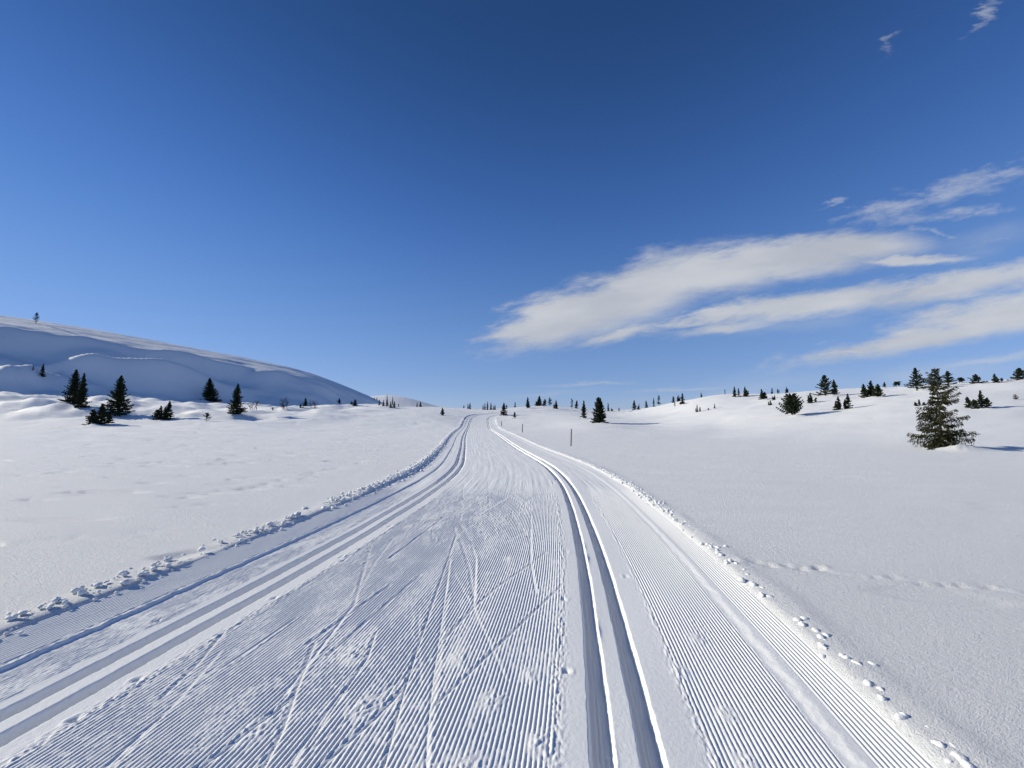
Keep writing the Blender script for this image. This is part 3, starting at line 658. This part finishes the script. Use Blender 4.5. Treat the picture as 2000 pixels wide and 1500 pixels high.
def build_ground():
    Y = [-12.0]
    while Y[-1] < 0.9: Y.append(Y[-1] + (1.5 if Y[-1] < -2 else 0.12))
    while Y[-1] < 1700:
        y = Y[-1]
        Y.append(y + min(max(y * y / 520.0, 0.006), min(0.0125 * y, 0.95) if y < 245 else 0.05 * y))
    Y = np.array(Y)
    k = np.linspace(-1, 1, 900)
    u = 1.45 * k + 0.75 * k**7
    S = np.maximum(Y, 2.0) + 3.0
    X = u[None, :] * S[:, None]; YY = np.repeat(Y[:, None], len(u), 1)
    x = X.ravel(); y = YY.ravel()
    z = ground_smooth(x, y)
    near = (np.abs(x) < 70) & (y < 130)
    t = np.full(len(x), 99.0); s = np.zeros(len(x))
    sn, tn = trail_st(x[near], y[near])
    s[near] = sn; t[near] = tn
    at = np.where(t < 0, -t + 0.28, t + 0.10)
    rel = wind_relief(x, y)
    # banks thrown up by the groomer
    bank = (0.06 * np.exp(-((t + 3.10) / 0.15)**2) * (0.10 + 0.90 * sstep(4, 14, s - 12)) * (1 + .5 * vnoise(s / .5, t / .3, 42))
            + 0.012 * np.exp(-((t - 3.30) / 0.12)**2) * (1 + .6 * vnoise(s / .5, t / .3, 43)))
    soft = 0.0 * t
    z = z + rel * sstep(3.0, 3.8, at) + bank + soft + mounds(x, y)
    # trough for the trail
    z = z - 0.32 * (1 - sstep(2.85, 3.27 + 0.0, at))
    for i, (ax, ay) in enumerate(DIPS):
        rr = random.Random(i)
        m = (np.abs(x - ax) < 1.5) & (np.abs(y - ay) < .8)
        ex = (x[m] - ax) + 0.6 * (y[m] - ay); ey = y[m] - ay + .05 * vnoise(x[m] / .2, y[m] / .2, 44)
        L = rr.uniform(.22, .55); w = rr.uniform(.06, .13)
        z[m] -= (rr.uniform(.03, .055) if ay > 6 else .014) * np.exp(-(ex / np.where(ex < 0, L * .35, L))**2 - (ey / w)**2)
    # animal track crossing the snow
    rng = random.Random(4)
    for i, (ax, ay) in enumerate(PAW_TRACK):
        for q in range(2):
            cx = ax + rng.uniform(-.08, .08); cy = ay + rng.uniform(-.05, .05)
            m = (np.abs(x - cx) < .5) & (np.abs(y - cy) < .5)
            e = ((x[m] - cx) / 0.06)**2 + ((y[m] - cy) / 0.04)**2
            e2 = ((x[m] - cx - .08) / 0.06)**2 + ((y[m] - cy - .03) / 0.035)**2
            k = rng.uniform(.2, 1)
            z[m] += k * (-0.028 * np.exp(-e) + 0.018 * np.exp(-e2))
    me = mesh_np('snow_ground', np.stack([x, y, z], 1), grid_faces(len(Y), len(u)))
    o = obj('snow_ground', me, SNOW); o['kind'] = 'structure'
    return o


build_ground()


# ------------------------------------------------------------------ groomed ski trail
def seg_field(x, y, polys, reach):
    """signed distance to the nearest of many short lines (and which one)"""
    best = np.full(len(x), 9.0); side = np.zeros(len(x)); which = np.zeros(len(x))
    for k, pl in enumerate(polys):
        for (ax, ay), (bx, by) in zip(pl[:-1], pl[1:]):
            m = (x > min(ax, bx) - reach) & (x < max(ax, bx) + reach) & (y > min(ay, by) - reach) & (y < max(ay, by) + reach)
            if not m.any(): continue
            xx = x[m]; yy = y[m]
            L = math.hypot(bx - ax, by - ay); ux = (bx - ax) / L; uy = (by - ay) / L
            q = np.clip((xx - ax) * ux + (yy - ay) * uy, 0, L)
            dx = xx - ax - q * ux; dy = yy - ay - q * uy
            d = np.hypot(dx, dy)
            sg = np.sign(dx * uy - dy * ux)
            idx = np.where(m)[0]; c = d < best[idx]
            best[idx[c]] = d[c]; side[idx[c]] = sg[c]; which[idx[c]] = k
    return best, side, which


def random_marks():
    rng = random.Random(77); out = []
    for i in range(170):
        s = 12 + (rng.uniform(1.5, 10) if i < 30 else rng.uniform(5, 30)) ; t = rng.uniform(-1.1, 1.1)
        L = rng.uniform(0.9, 2.2); a = rng.choice((-1, 1)) * rng.uniform(0.18, 0.5)
        p = [trail_point(np.array([s + L * q * math.cos(a)]), np.array([t + L * q * math.sin(a)])) for q in (0, .5, 1)]
        bow = rng.uniform(-.04, .04)
        out.append([(float(q[0][0]) + (bow if j == 1 else 0), float(q[1][0])) for j, q in enumerate(p)])
    return out


ALL_MARKS = SKI_MARKS + random_marks()


def trail_profile(s, t, x, y, ridges=True):
    """height above the surrounding snow of the groomed trail"""
    at = np.where(t < 0, -t + 0.28, t + 0.10)
    d = np.hypot(x, y)
    wob = 0.012 * vnoise(s / 3.0, 0.0, 50)
    tj = t + 0.018 * vnoise(s / 0.16, t / 0.3, 51) + 0.012 * vnoise(s / .05, t / .05, 52)
    # broad shape: shallow trough, raised outer passes
    z = np.full(len(t), -0.055)
    z = z + 0.024 * sstep(-2.37, -2.40, tj) + 0.012 * sstep(-2.42, -3.0, t) - 0.012
    z = z + 0.013 * sstep(2.71, 2.80, tj) + 0.03 * sstep(2.85, 3.25, t)
    z = z - 0.20 * sstep(3.22, 3.34, at)
    z = z + 0.008 * vnoise(s / 1.6, t / 0.5, 53)
    fade = 1 - sstep(8.5, 11.0, d)
    # corduroy
    P = 0.0262
    ph = 2 * np.pi * (t + 0.5 * wob + 0.0012 * vnoise(s / .25, t / .12, 54)) / P
    c = np.cos(ph)
    c = np.where(t < -2.40, np.cos(2 * np.pi * (t + .5 * wob) / 0.031), c)
    ridge = 2.2 * np.sqrt(0.5 + 0.5 * c) - 1.4
    # seen from their lee side the combed lines on the left are broad tops with narrow furrows
    fl = 0.75 - 1.75 * np.exp(-((1 + c) / 0.42)**2)
    k_left = sstep(0.1, -0.7, t)
    ridge = ridge * (1 - k_left) + fl * k_left
    amp = np.zeros(len(t))
    mid = sstep(-1.36, -1.31, tj) * (1 - sstep(1.27, 1.32, tj))
    right = sstep(2.06, 2.10, tj) * (1 - sstep(2.68, 2.70, tj))
    rightB = sstep(2.83, 2.86, t) * (1 - sstep(3.09, 3.15, tj))
    leftB = sstep(-2.98, -2.93, tj) * (1 - sstep(-2.45, -2.42, t))
    leftD = sstep(-2.36, -2.32, tj) * (1 - sstep(-2.0, -1.95, tj))
    wear = sstep(-0.25, 0.55, vnoise(s / 0.55, t / 0.22, 55) + 0.45 * vnoise(s / 0.13, t / 0.06, 56))
    brk = sstep(0.25, 0.6, vnoise(s / 0.045, t / 0.024, 57) + 0.4 * vnoise(s / 0.5, t / .3, 58))
    a_mid = (0.0042 - 0.0008 * sstep(0.2, -0.8, t)) * (1 - 0.38 * wear) * (1 - 0.50 * brk)
    amp = mid * a_mid + right * 0.0054 * (1 - 0.25 * wear) * (1 - 0.25 * brk) + rightB * 0.0045 + leftB * 0.0060 + leftD * 0.0034 * (1 - .6 * wear) * (1 - .6 * brk)
    rough = mid * (0.3 + 0.7 * wear) * 0.0018 + leftD * 0.0022 + right * wear * 0.003 * sstep(0.0, .5, vnoise(s / .9, t / .12, 59))
    edge = np.exp(-((t - 1.30) / 0.05)**2) + np.exp(-((t + 1.34) / 0.05)**2) + np.exp(-((t - 2.07) / 0.03)**2) + np.exp(-((t + 2.42) / 0.04)**2)
    rough = rough + edge * 0.0065
    crumbs = fbm(s / 0.03, t / 0.022, 60, 2) + 0.6 * np.abs(vnoise(s / 0.06, t / 0.04, 61))
    lump = sstep(0.45, 0.9, vnoise(s / 0.05, t / 0.045, 62)) * sstep(-0.1, 0.5, vnoise(s / 0.6, t / 0.4, 63))
    # clumps kicked up
    for (cx, cy, r) in CLUMPS:
        r *= 0.6
        m = (np.abs(x - cx) < 3 * r) & (np.abs(y - cy) < 3 * r)
        if m.any():
            g = np.exp(-(((x[m] - cx) / r)**2 + ((y[m] - cy) / (r * 1.2))**2))
            amp[m] *= 1 - 0.75 * np.clip(g * 1.5, 0, 1)
            rough[m] += g * 0.006
            z[m] += g * 0.006
    # ski edges
    if ridges or True:
        dist, side, which = seg_field(x, y, ALL_MARKS, 0.14)
        inner = mid
        wide = 0.007 + 0.008 * ((which * 7.13) % 1.0)
        real = np.where(which < len(SKI_MARKS), 1.0, 0.5)
        flat = (1 - sstep(wide, wide + 0.010, dist)) * inner * real
        kk = np.where((which * 3.7) % 1.0 > 0.5, 1.0, -1.0)
        cut = real * np.exp(-((dist - wide * 0.5) / 0.006)**2) * (side * kk > 0) * inner
        spoil = real * np.exp(-((dist - wide - 0.012) / 0.010)**2) * (side * kk < 0) * inner
        amp = amp * (1 - 0.75 * flat)
        rough = rough * (1 - 0.8 * flat) + spoil * 0.005
        z = z - 0.0012 * flat - 0.0045 * cut + 0.002 * spoil
    z = z + fade * (amp * ridge + rough * crumbs + 0.003 * lump * mid * (0.3 + wear))
    # beyond, streaks that follow the trail
    z = z + (1 - fade) * (mid + right + leftB + leftD + rightB) * (0.005 * vnoise(s / 4.0, t / 0.09, 64) + 0.003 * fbm(s / 0.7, t / 0.16, 65, 2))
    # classic tracks
    for c0 in (-1.70, 1.66):
        for o in (-0.122, 0.122):
            q = np.abs(t - c0 - o - 0.004 * vnoise(s / 1.3, c0, 66)) + 0.004 * vnoise(s / .03, t / .02, 71) + .005 * vnoise(s / .25, c0 + o * 9, 72)
            depth = 0.085 + 0.004 * vnoise(s / .35, c0 + o, 67)
            g = 1 - sstep(0.044, 0.065 + 0.003 * vnoise(s / .08, c0 + o, 68), q)
            z = z - depth * g
            z = z - 0.006 * g * np.exp(-(((q - 0.008) / 0.006)**2))
    # pole baskets' dents beside the tracks
    rp = random.Random(9)
    for k in range(46):
        ss = 12 + 1.2 + k * 0.42 + rp.uniform(-.15, .15); c0 = rp.choice((-1.70, 1.66)); tt = c0 + rp.choice((-1, 1)) * rp.uniform(.30, .36)
        m = (np.abs(s - ss) < .2) & (np.abs(t - tt) < .2)
        if m.any():
            r = np.hypot(s[m] - ss, t[m] - tt)
            z[m] += -0.022 * np.exp(-(r / .013)**2) - 0.004 * np.exp(-(r / .035)**2) + 0.004 * np.exp(-((r - .045) / .012)**2)
    # small slides inside the right-hand track
    for (ss, tt, r) in ((12 + 3.55, 1.585, .05), (12 + 5.2, 1.60, .06), (12 + 5.6, 1.59, .05), (12 + 2.4, 1.58, .05)):
        z = z + 0.013 * np.exp(-(((s - ss) / (2.2 * r))**2 + ((t - tt) / .022)**2)) * (1 + .5 * vnoise(s / .02, t / .02, 69))
    return z


def build_trail():
    V = []; Fc = []; off = 0
    s0 = float(np.interp(0.0, PATH_P[:, 1], PATH_S))

    def part(srow, tcol, drop, ridges):
        nonlocal off
        Sg, Tg = np.meshgrid(srow, tcol, indexing='ij')
        s = Sg.ravel(); t = Tg.ravel()
        x, y = trail_point(s, t)
        z = ground_smooth(x, y) + trail_profile(s - s0 + 12, t, x, y, ridges) - drop
        V.append(np.stack([x, y, z], 1)); Fc.append(grid_faces(len(srow), len(tcol), off)); off += len(x)

    rows = [s0 + 0.75]
    while rows[-1] < s0 + 11.2:
        y = rows[-1] - s0
        rows.append(rows[-1] + max(y * y / 560.0, 0.006))
    near_rows = np.array(rows)

    def cols(step, fine):
        out = [-3.36]
        while out[-1] < 3.36:
            t = out[-1]
            st = step
            for c in (-1.70, 1.66):
                if abs(t - c) < 0.17: st = fine
            out.append(t + st)
        return np.array(out)
    part(np.arange(0, s0 + 0.80, 0.25), cols(0.06, 0.02), 0.003, False)
    part(near_rows, cols(0.0048, 0.0055), 0.0, True)
    rows = [s0 + 11.1]
    while rows[-1] < PATH_S[-1] - 0.5:
        y = rows[-1] - s0
        rows.append(rows[-1] + min(y * y / 560.0, 0.55))
    part(np.array(rows), cols(0.030, 0.011), 0.002, False)
    me = mesh_np('ski_trail', np.concatenate(V), np.concatenate(Fc))
    o = obj('ski_trail', me, SNOW_GROOMED); o['kind'] = 'structure'


build_trail()


# ------------------------------------------------------------------ snow clods along the trail edges
def ico(sub):
    import bmesh
    bm = bmesh.new(); bmesh.ops.create_icosphere(bm, subdivisions=sub, radius=1.0)
    v = np.array([q.co[:] for q in bm.verts]); f = np.array([[q.index for q in p.verts] for p in bm.faces]); bm.free()
    return v, f


ICO = {k: ico(k) for k in (1, 2, 3)}


def clod_mesh(name, items):
    V = []; Fc = []; off = 0
    for (x, y, z, r, sub, seed) in items:
        v, f = ICO[sub]
        rg = np.random.RandomState(seed)
        o = rg.uniform(0, 50, 3)
        n = (1 + 0.42 * vnoise(v[:, 0] * 1.3 + o[0], v[:, 1] * 1.3 + v[:, 2] * .9 + o[1], seed) + 0.22 * vnoise(v[:, 0] * 3.1 + o[1], v[:, 2] * 3.1 + v[:, 1] * 1.7 + o[2], seed + 1))
        if sub == 3: n = n + 0.10 * vnoise(v[:, 0] * 7 + o[2], v[:, 2] * 7 + v[:, 1] * 5 + o[0], seed + 2)
        sc = rg.uniform(0.75, 1.3, 3); sc[2] *= 0.72
        p = v * n[:, None] * r * sc
        a = rg.uniform(0, 6.28); c, s_ = math.cos(a), math.sin(a)
        p = np.stack([p[:, 0] * c - p[:, 1] * s_, p[:, 0] * s_ + p[:, 1] * c, p[:, 2]], 1)
        V.append(p + (x, y, z)); Fc.append(f + off); off += len(v)
    return mesh_np(name, np.concatenate(V), np.concatenate(Fc))


def clods(side, seed):
    rng = random.Random(seed); items = []
    s0 = float(np.interp(0.0, PATH_P[:, 1], PATH_S))
    s = s0 + 1.4 if side > 0 else s0 + 1.8
    while s < s0 + (75 if side < 0 else 40):
        d = s - s0
        if side < 0:
            dens = 46 + 20 * min(max((d - 5) / 8, 0), 1)
            s += rng.expovariate(dens)
            spread = 0.10 + 0.06 * min(d / 12, 1)
            t = -3.02 + rng.gauss(-0.05, spread)
            r = rng.lognormvariate(math.log(0.015 if d < 7 else 0.018), 0.5)
            if d < 9 and math.sin(s * 5.3) + math.sin(s * 2.9 + 1) < -0.3 and rng.random() < .8: continue
        else:
            dens = 14 if d < 5 else (34 if 6.5 < d < 14 else 16)
            if d > 16: dens = 3
            s += rng.expovariate(dens)
            t = 3.20 + rng.gauss(0.0, 0.05) + (rng.random() < .08) * rng.uniform(0, .12)
            r = rng.lognormvariate(math.log(0.021), 0.4)
        r = min(r, 0.045 if side < 0 else 0.026)
        items.append((s, t, r, 3 if (d < 9 and r > .03) else (2 if d < 18 else 1)))
    s = np.array([i[0] for i in items]); t = np.array([i[1] for i in items])
    x, y = trail_point(s, t)
    z = ground_smooth(x, y)
    out = []
    for k, (_, tt, r, sub) in enumerate(items):
        lift = (0.06 if side < 0 else 0.012) * math.exp(-((abs(tt) - (3.10 if side < 0 else 3.30)) / 0.15)**2) * min(1, .10 + (items[k][0] - s0) / 14)
        bury = 0.20 if side < 0 else 0.0
        if (3.1 if tt > 0 else 2.94) > abs(tt): lift = -0.02
        out.append((x[k], y[k], z[k] + lift + r * bury, r, sub, 1000 * (side > 0) + k))
    return out


for sd, sed in ((-1, 5), (1, 6)):
    o = obj('snow_clods', clod_mesh('snow_clods', clods(sd, sed)), SNOW_CLOD)
    o['kind'] = 'stuff'
    o['label'] = ('ridge of white snow clods thrown up along the deeper trail edge facing the shaded hill' if sd < 0
                  else 'thin row of small snow lumps on the trail edge by the marker poles')
    o['category'] = 'snow clods'


# ------------------------------------------------------------------ plants
class Strips:
    """collects needle sprays (crossed slim diamonds) and tubes"""
    def __init__(self):
        self.v = []; self.f = []; self.n = 0

    def sprays(self, A, B, w, rng):
        A = np.asarray(A); B = np.asarray(B); w = np.asarray(w)[:, None]
        d = B - A; L = np.linalg.norm(d, axis=1)[:, None] + 1e-9; d = d / L
        r = rng.normal(size=A.shape); n1 = np.cross(d, r); n1 /= np.linalg.norm(n1, axis=1)[:, None] + 1e-9
        n2 = np.cross(d, n1)
        M = A + (B - A) * 0.42
        k = len(A)
        V = np.stack([A, M + n1 * w, B, M - n1 * w, M + n2 * w, M - n2 * w], 1).reshape(-1, 3)
        i = np.arange(k)[:, None] * 6 + self.n
        Fq = np.concatenate([i + np.array([[0, 1, 2, 3]]), i + np.array([[0, 4, 2, 5]])])
        self.v.append(V); self.f.append(Fq); self.n += 6 * k

    def tube(self, pts, radii, sides=5):
        pts = np.asarray(pts, float); m = len(pts)
        tan = np.gradient(pts, axis=0); tan /= np.linalg.norm(tan, axis=1)[:, None] + 1e-9
        ref = np.array([0.31, 0.95, 0.05])
        a = np.cross(tan, ref); a /= np.linalg.norm(a, axis=1)[:, None] + 1e-9
        b = np.cross(tan, a)
        th = np.arange(sides) * 2 * np.pi / sides
        ring = (pts[:, None, :] + np.asarray(radii)[:, None, None] * (a[:, None, :] * np.cos(th)[None, :, None] + b[:, None, :] * np.sin(th)[None, :, None]))
        V = ring.reshape(-1, 3)
        j = np.arange(sides); q = []
        for i in range(m - 1):
            q.append(np.stack([i * sides + j, i * sides + (j + 1) % sides, (i + 1) * sides + (j + 1) % sides, (i + 1) * sides + j], 1))
        self.v.append(V); self.f.append(np.concatenate(q) + self.n); self.n += len(V)

    def mesh(self, name, smooth=False):
        return mesh_np(name, np.concatenate(self.v), np.concatenate(self.f), smooth)


def spruce_parts(H, W, rng, unit, style, bark):
    """one spruce: foliage strips and trunk strips, base at the origin"""
    crown = Strips(); trunk = Strips()
    R = W / 2
    # stem, a little crooked
    zs = np.linspace(-0.15, H * 0.97, 8)
    bendx = rng.uniform(-.03, .03) * W; bendy = rng.uniform(-.03, .03) * W
    cx = lambda z: bendx * np.sin(np.clip(z / H, 0, 1) * 3.0)
    cy = lambda z: bendy * np.sin(np.clip(z / H, 0, 1) * 2.3)
    r0 = max((0.013 if style == 'hero' else 0.022) * H, 0.02)
    trunk.tube(np.stack([cx(zs), cy(zs), zs], 1), r0 * (1.04 - zs.clip(0) / H) + 0.004, 7)
    hp = lambda f: float(np.interp(f, [0, .1, .18, .35, .47, .66, .78, .85, .93, 1], [.72, .95, 1, .74, .52, .55, .38, .33, .18, 0.02]))
    P = dict(spruce=dict(gap=.17, per=(6, 9), pow=1.08, low=.05, drop=.25, fill=1.0),
             open=dict(gap=.24, per=(5, 8), pow=1.0, low=.12, drop=.02, fill=.85),
             sparse=dict(gap=.30, per=(4, 6), pow=0.6, low=.22, drop=.15, fill=.6),
             hero=dict(gap=.23, per=(4, 6), pow=0.82, low=.06, drop=.30, fill=.80),
             fan=dict(gap=.10, per=(8, 11), pow=0.55, low=.12, drop=-.30, fill=1.0),
             twin=dict(gap=.16, per=(6, 9), pow=0.85, low=.05, drop=.25, fill=1.0))[style]
    gap = max(P['gap'] * min(1.0, H / 3.0), unit * 1.3)
    A = []; B = []; Wd = []
    z = H * P['low']
    while z < H * 0.965:
        f = z / H
        prof = (1 - f)**P['pow'] * (0.55 + 0.45 * min(1, f / 0.10 + .35))
        if style == 'hero':     # waist of thin growth and a dense bottle-shaped upper third, as on the photographed tree
            prof = hp(f)
        extra = 3 if style == 'hero' else 0
        n = rng.randint(*P['per']) + extra
        a0 = rng.uniform(0, 6.28)
        for k in range(n):
            az = a0 + 6.283 * k / n + rng.uniform(-.35, .35)
            L = R * prof * rng.uniform(.50, 1.22) + 0.012 * W
            if k >= n - extra: L *= .45
            if style == 'hero': L = min(L, R * 1.02)
            if style == 'open' and rng.random_sample() < .12: L *= 1.22
            if style == 'sparse' and rng.random_sample() < .2: continue
            zb = z + rng.uniform(-.4, .4) * gap
            up = ((0.30 if style == 'hero' else 0.75) * f - P['drop'] * (1 - f)) + rng.uniform(-.10, .10)
            curve = 0.22 if style != 'open' else .12
            m = max(4, int(L / (unit * 1.5)))
            m = min(m, 16)
            rr = np.linspace(0, 1, m + 1)
            hx = np.cos(az); hy = np.sin(az)
            bz = zb + L * (up * rr - curve * (1 - f) * rr + (curve + .08) * rr**2)
            bp = np.stack([cx(zb) + hx * L * rr, cy(zb) + hy * L * rr, bz], 1)
            if bark and L > .2:
                trunk.tube(bp[::max(1, m // 4)], np.linspace(0.010 * (L + .3), 0.003, len(bp[::max(1, m // 4)])), 3)
            A.append(bp[:-1]); B.append(bp[1:] + (bp[1:] - bp[:-1]) * .35); Wd.append(np.full(m, unit * .55 * P['fill']))
            # side twigs
            q = rr[1:] - .5 / m
            q = q[q > .10]
            for sgn in (-1, 1):
                ln = (0.34 * L * (1 - q)**.7 + 0.07 * L + .02) * rng.uniform(.7, 1.2, len(q))
                an = az + sgn * rng.uniform(.65, 1.1, len(q))
                base = np.stack([np.interp(q, rr, bp[:, j]) for j in range(3)], 1)
                dz = rng.uniform(-.55, .05, len(q)) - (0.5 if style == 'hero' else 0.12) * (1 - f)
                if style == 'open': dz = rng.uniform(-.1, .2, len(q))
                tip = base + np.stack([np.cos(an) * ln, np.sin(an) * ln, dz * ln], 1)
                keep = rng.random_sample(len(q)) < P['fill']
                A.append(base[keep]); B.append(tip[keep]); Wd.append(np.full(keep.sum(), 1) * unit * rng.uniform(.35, .7))
                if style == 'hero':
                    # hanging twiglets
                    for fr in (.35, .7, 1.0):
                        b2 = base + (tip - base) * fr
                        t2 = b2 + np.stack([np.cos(an) * .03, np.sin(an) * .03, -rng.uniform(.05, .16, len(q)) * (1.15 - f)], 1)
                        A.append(b2); B.append(t2); Wd.append(np.full(len(q), unit * .42))
        z += gap * rng.uniform(.75, 1.25) * (0.62 + 0.55 * (1 - f))
    # leader
    A.append(np.array([[cx(H * .93), cy(H * .93), H * .90]])); B.append(np.array([[cx(H), cy(H), H * 1.0]])); Wd.append(np.array([max(unit * .5, .012 * H)]))
    crown.sprays(np.concatenate(A), np.concatenate(B), np.concatenate(Wd), rng)
    return crown, trunk


def merge(a, b, off):
    """add strips b to a, shifted"""
    for v, f in zip(b.v, b.f):
        pass
    base = a.n
    V = np.concatenate(b.v) + off; Fq = np.concatenate(b.f) + base
    a.v.append(V); a.f.append(Fq); a.n += len(V)


def bush_parts(H, W, rng, unit):
    """several leaning stems, the outer ones shorter"""
    crown = Strips(); trunks = []
    n = rng.randint(3, 6)
    for k in range(n):
        f = rng.uniform(-.36, .36); g = rng.uniform(-.3, .3)
        if k == 0: f = rng.uniform(-.12, .12); g = 0
        h = H * (1.0 if k == 0 else rng.uniform(.5, .9) * (1 - .5 * abs(f)))
        w = W * rng.uniform(.42, .62)
        c, t = spruce_parts(h, w, rng, unit, 'twin' if rng.random_sample() < .5 else 'spruce', False)
        sh = np.array([f * W, g * W, 0])
        trunk = Strips(); trunks.append(trunk)
        for src, dst in ((c, crown), (t, trunk)):
            V = np.concatenate(src.v)
            V[:, 0] += V[:, 2] * f * .35
            src.v = [V]; src.f = [np.concatenate(src.f)]
            merge(dst, src, sh)
    return crown, trunks


def flag_parts(H, W, rng, unit):
    """windblown: short stem, flat swept top"""
    crown = Strips(); trunk = Strips()
    trunk.tube([(-.15 * W, 0, -.15), (-.05 * W, 0, H * .5), (0, 0, H * .9)], [.05, .04, .02], 5)
    A = []; B = []; Wd = []
    for k in range(42):
        x0 = rng.uniform(-.12, .12) * W; z0 = H * rng.uniform(.45, .95)
        sg = rng.choice([-1, 1], p=[.4, .6])
        e = np.array([x0 + sg * W * rng.uniform(.15, .5), rng.uniform(-.3, .3) * W, z0 + H * rng.uniform(-.35, .08)])
        A.append([[x0, 0, z0]]); B.append([e]); Wd.append([unit * .6])
    crown.sprays(np.concatenate(A), np.concatenate(B), np.concatenate(Wd), rng)
    return crown, trunk


def birch_parts(H, W, rng, unit):
    trunk = Strips(); twig = Strips()
    rad = unit * .22

    def grow(dst, p, d, L, r, lev):
        m = 5
        pts = [p]
        for i in range(m):
            d = d + rng.normal(0, .16, 3); d[2] += .05; d /= np.linalg.norm(d)
            pts.append(pts[-1] + d * L / m)
        pts = np.array(pts)
        dst.tube(pts, np.linspace(r, r * .55, m + 1), 4 if lev == 0 else 3)
        if lev < 3:
            for k in range((4, 4, 3)[lev]):
                i = rng.randint(1, m + 1)
                a = rng.uniform(0, 6.283)
                nd = d * .75 + np.array([math.cos(a), math.sin(a), rng.uniform(-.1, .5)]) * .75
                grow(twig, pts[i], nd / np.linalg.norm(nd), L * rng.uniform(.4, .62), r * .62, lev + 1)
    n = max(3, int(W / .8))
    for k in range(n):
        f = rng.uniform(-.38, .38) if k else 0
        d = np.array([f * 1.0, rng.uniform(-.25, .25), 1.0]); d /= np.linalg.norm(d)
        grow(trunk, np.array([f * W * .7, rng.uniform(-.15, .15) * W, -.15]), d, H * rng.uniform(.5, .75), rad * 1.5, 0)
    return twig, trunk


NAMES = dict(spruce='spruce_tree', open='spruce_tree', sparse='spruce_sapling', hero='spruce_tree', twin='spruce_tree', bush='spruce_bush',
             fan='spruce_bush', flag='windblown_spruce', birch='birch_shrub')
CATS = dict(spruce='spruce', open='spruce', sparse='spruce', hero='spruce', twin='spruce', bush='bush', fan='bush', flag='spruce', birch='shrub')


def plant(k, x, y, H, W, kind, lean, label, group):
    rng = np.random.RandomState(100 + k * 7)
    dist = math.hypot(x, y)
    unit = min(max(dist / 389.0 * (.50 if kind == 'hero' else 0.80), 0.026), 0.18)
    if kind == 'bush': c, t = bush_parts(H, W, rng, unit)
    elif kind == 'flag': c, t = flag_parts(H, W, rng, unit)
    elif kind == 'birch': c, t = birch_parts(H, W, rng, unit)
    elif kind == 'twin':
        c, t = spruce_parts(H, W, rng, unit, 'twin', False)
        c2, t2 = spruce_parts(H * .98, W * .62, rng, unit, 'spruce', False)
        merge(c, c2, np.array([.11 * W, -.05, 0])); merge(t, t2, np.array([.11 * W, -.05, 0]))
    else: c, t = spruce_parts(H, W, rng, unit, kind, kind == 'hero')
    root = bpy.data.objects.new(NAMES[kind], None); COL.objects.link(root)
    root.empty_display_size = .3
    z = float(ground_smooth(np.array([x]), np.array([y]))[0])
    root.location = (x, y, z - 0.04)
    root.rotation_euler = (0, lean, rng.uniform(-.5, .5) if lean == 0 else 0)
    root['label'] = label; root['category'] = CATS[kind]
    if group: root['group'] = group
    leafm = NEEDLES_HERO if kind == 'hero' else NEEDLES
    if 'brownish' in label: leafm = NEEDLES_BROWN
    if kind == 'birch':
        obj('twigs', c.mesh('twigs'), BIRCH, root); obj('stems', t.mesh('stems', True), BIRCH, root)
    else:
        obj('crown', c.mesh('crown'), leafm, root)
        for q in (t if isinstance(t, list) else [t]): obj('trunk', q.mesh('trunk', True), BARK, root)
    return root


for k, p in enumerate(PLANTS):
    plant(k, *p)


# ------------------------------------------------------------------ marker poles beside the trail
POLE_LABELS = ['thin grey wooden marker pole, tallest and nearest of the trail stakes',
               'thin marker pole further along the trail, midway to the bend',
               'tiny marker pole close to the brownish spruce at the trail bend']
POLE_SLANT = [0.05, 0.05, 0.0]
for (x, y, h), lab, sl in zip(POLES, POLE_LABELS, POLE_SLANT):
    z = float(ground_smooth(np.array([x]), np.array([y]))[0])
    root = bpy.data.objects.new('marker_pole', None); COL.objects.link(root)
    root.location = (x, y, z); root.rotation_euler = (0, sl, 0)
    root['label'] = lab; root['category'] = 'pole'; root['group'] = 'marker poles along the trail'
    st = Strips(); r = 0.022 + 0.0006 * y
    hs = np.linspace(-.3, h, 7)
    st.tube(np.stack([.004 * np.sin(hs * 5), .004 * np.cos(hs * 4), hs], 1), r * (1.05 - .12 * hs / h), 8)
    obj('shaft', st.mesh('shaft', True), WOOD, root)
    cp = Strips()
    cp.tube([(.004 * math.sin(5 * h), .004 * math.cos(4 * h), h - .012), (.004 * math.sin(5 * h), .004 * math.cos(4 * h), h + .006), (.004 * math.sin(5 * h), .004 * math.cos(4 * h), h + .012)], [r * 1.02, r * .9, .002], 8)
    obj('pole_top', cp.mesh('pole_top', True), WOOD, root)
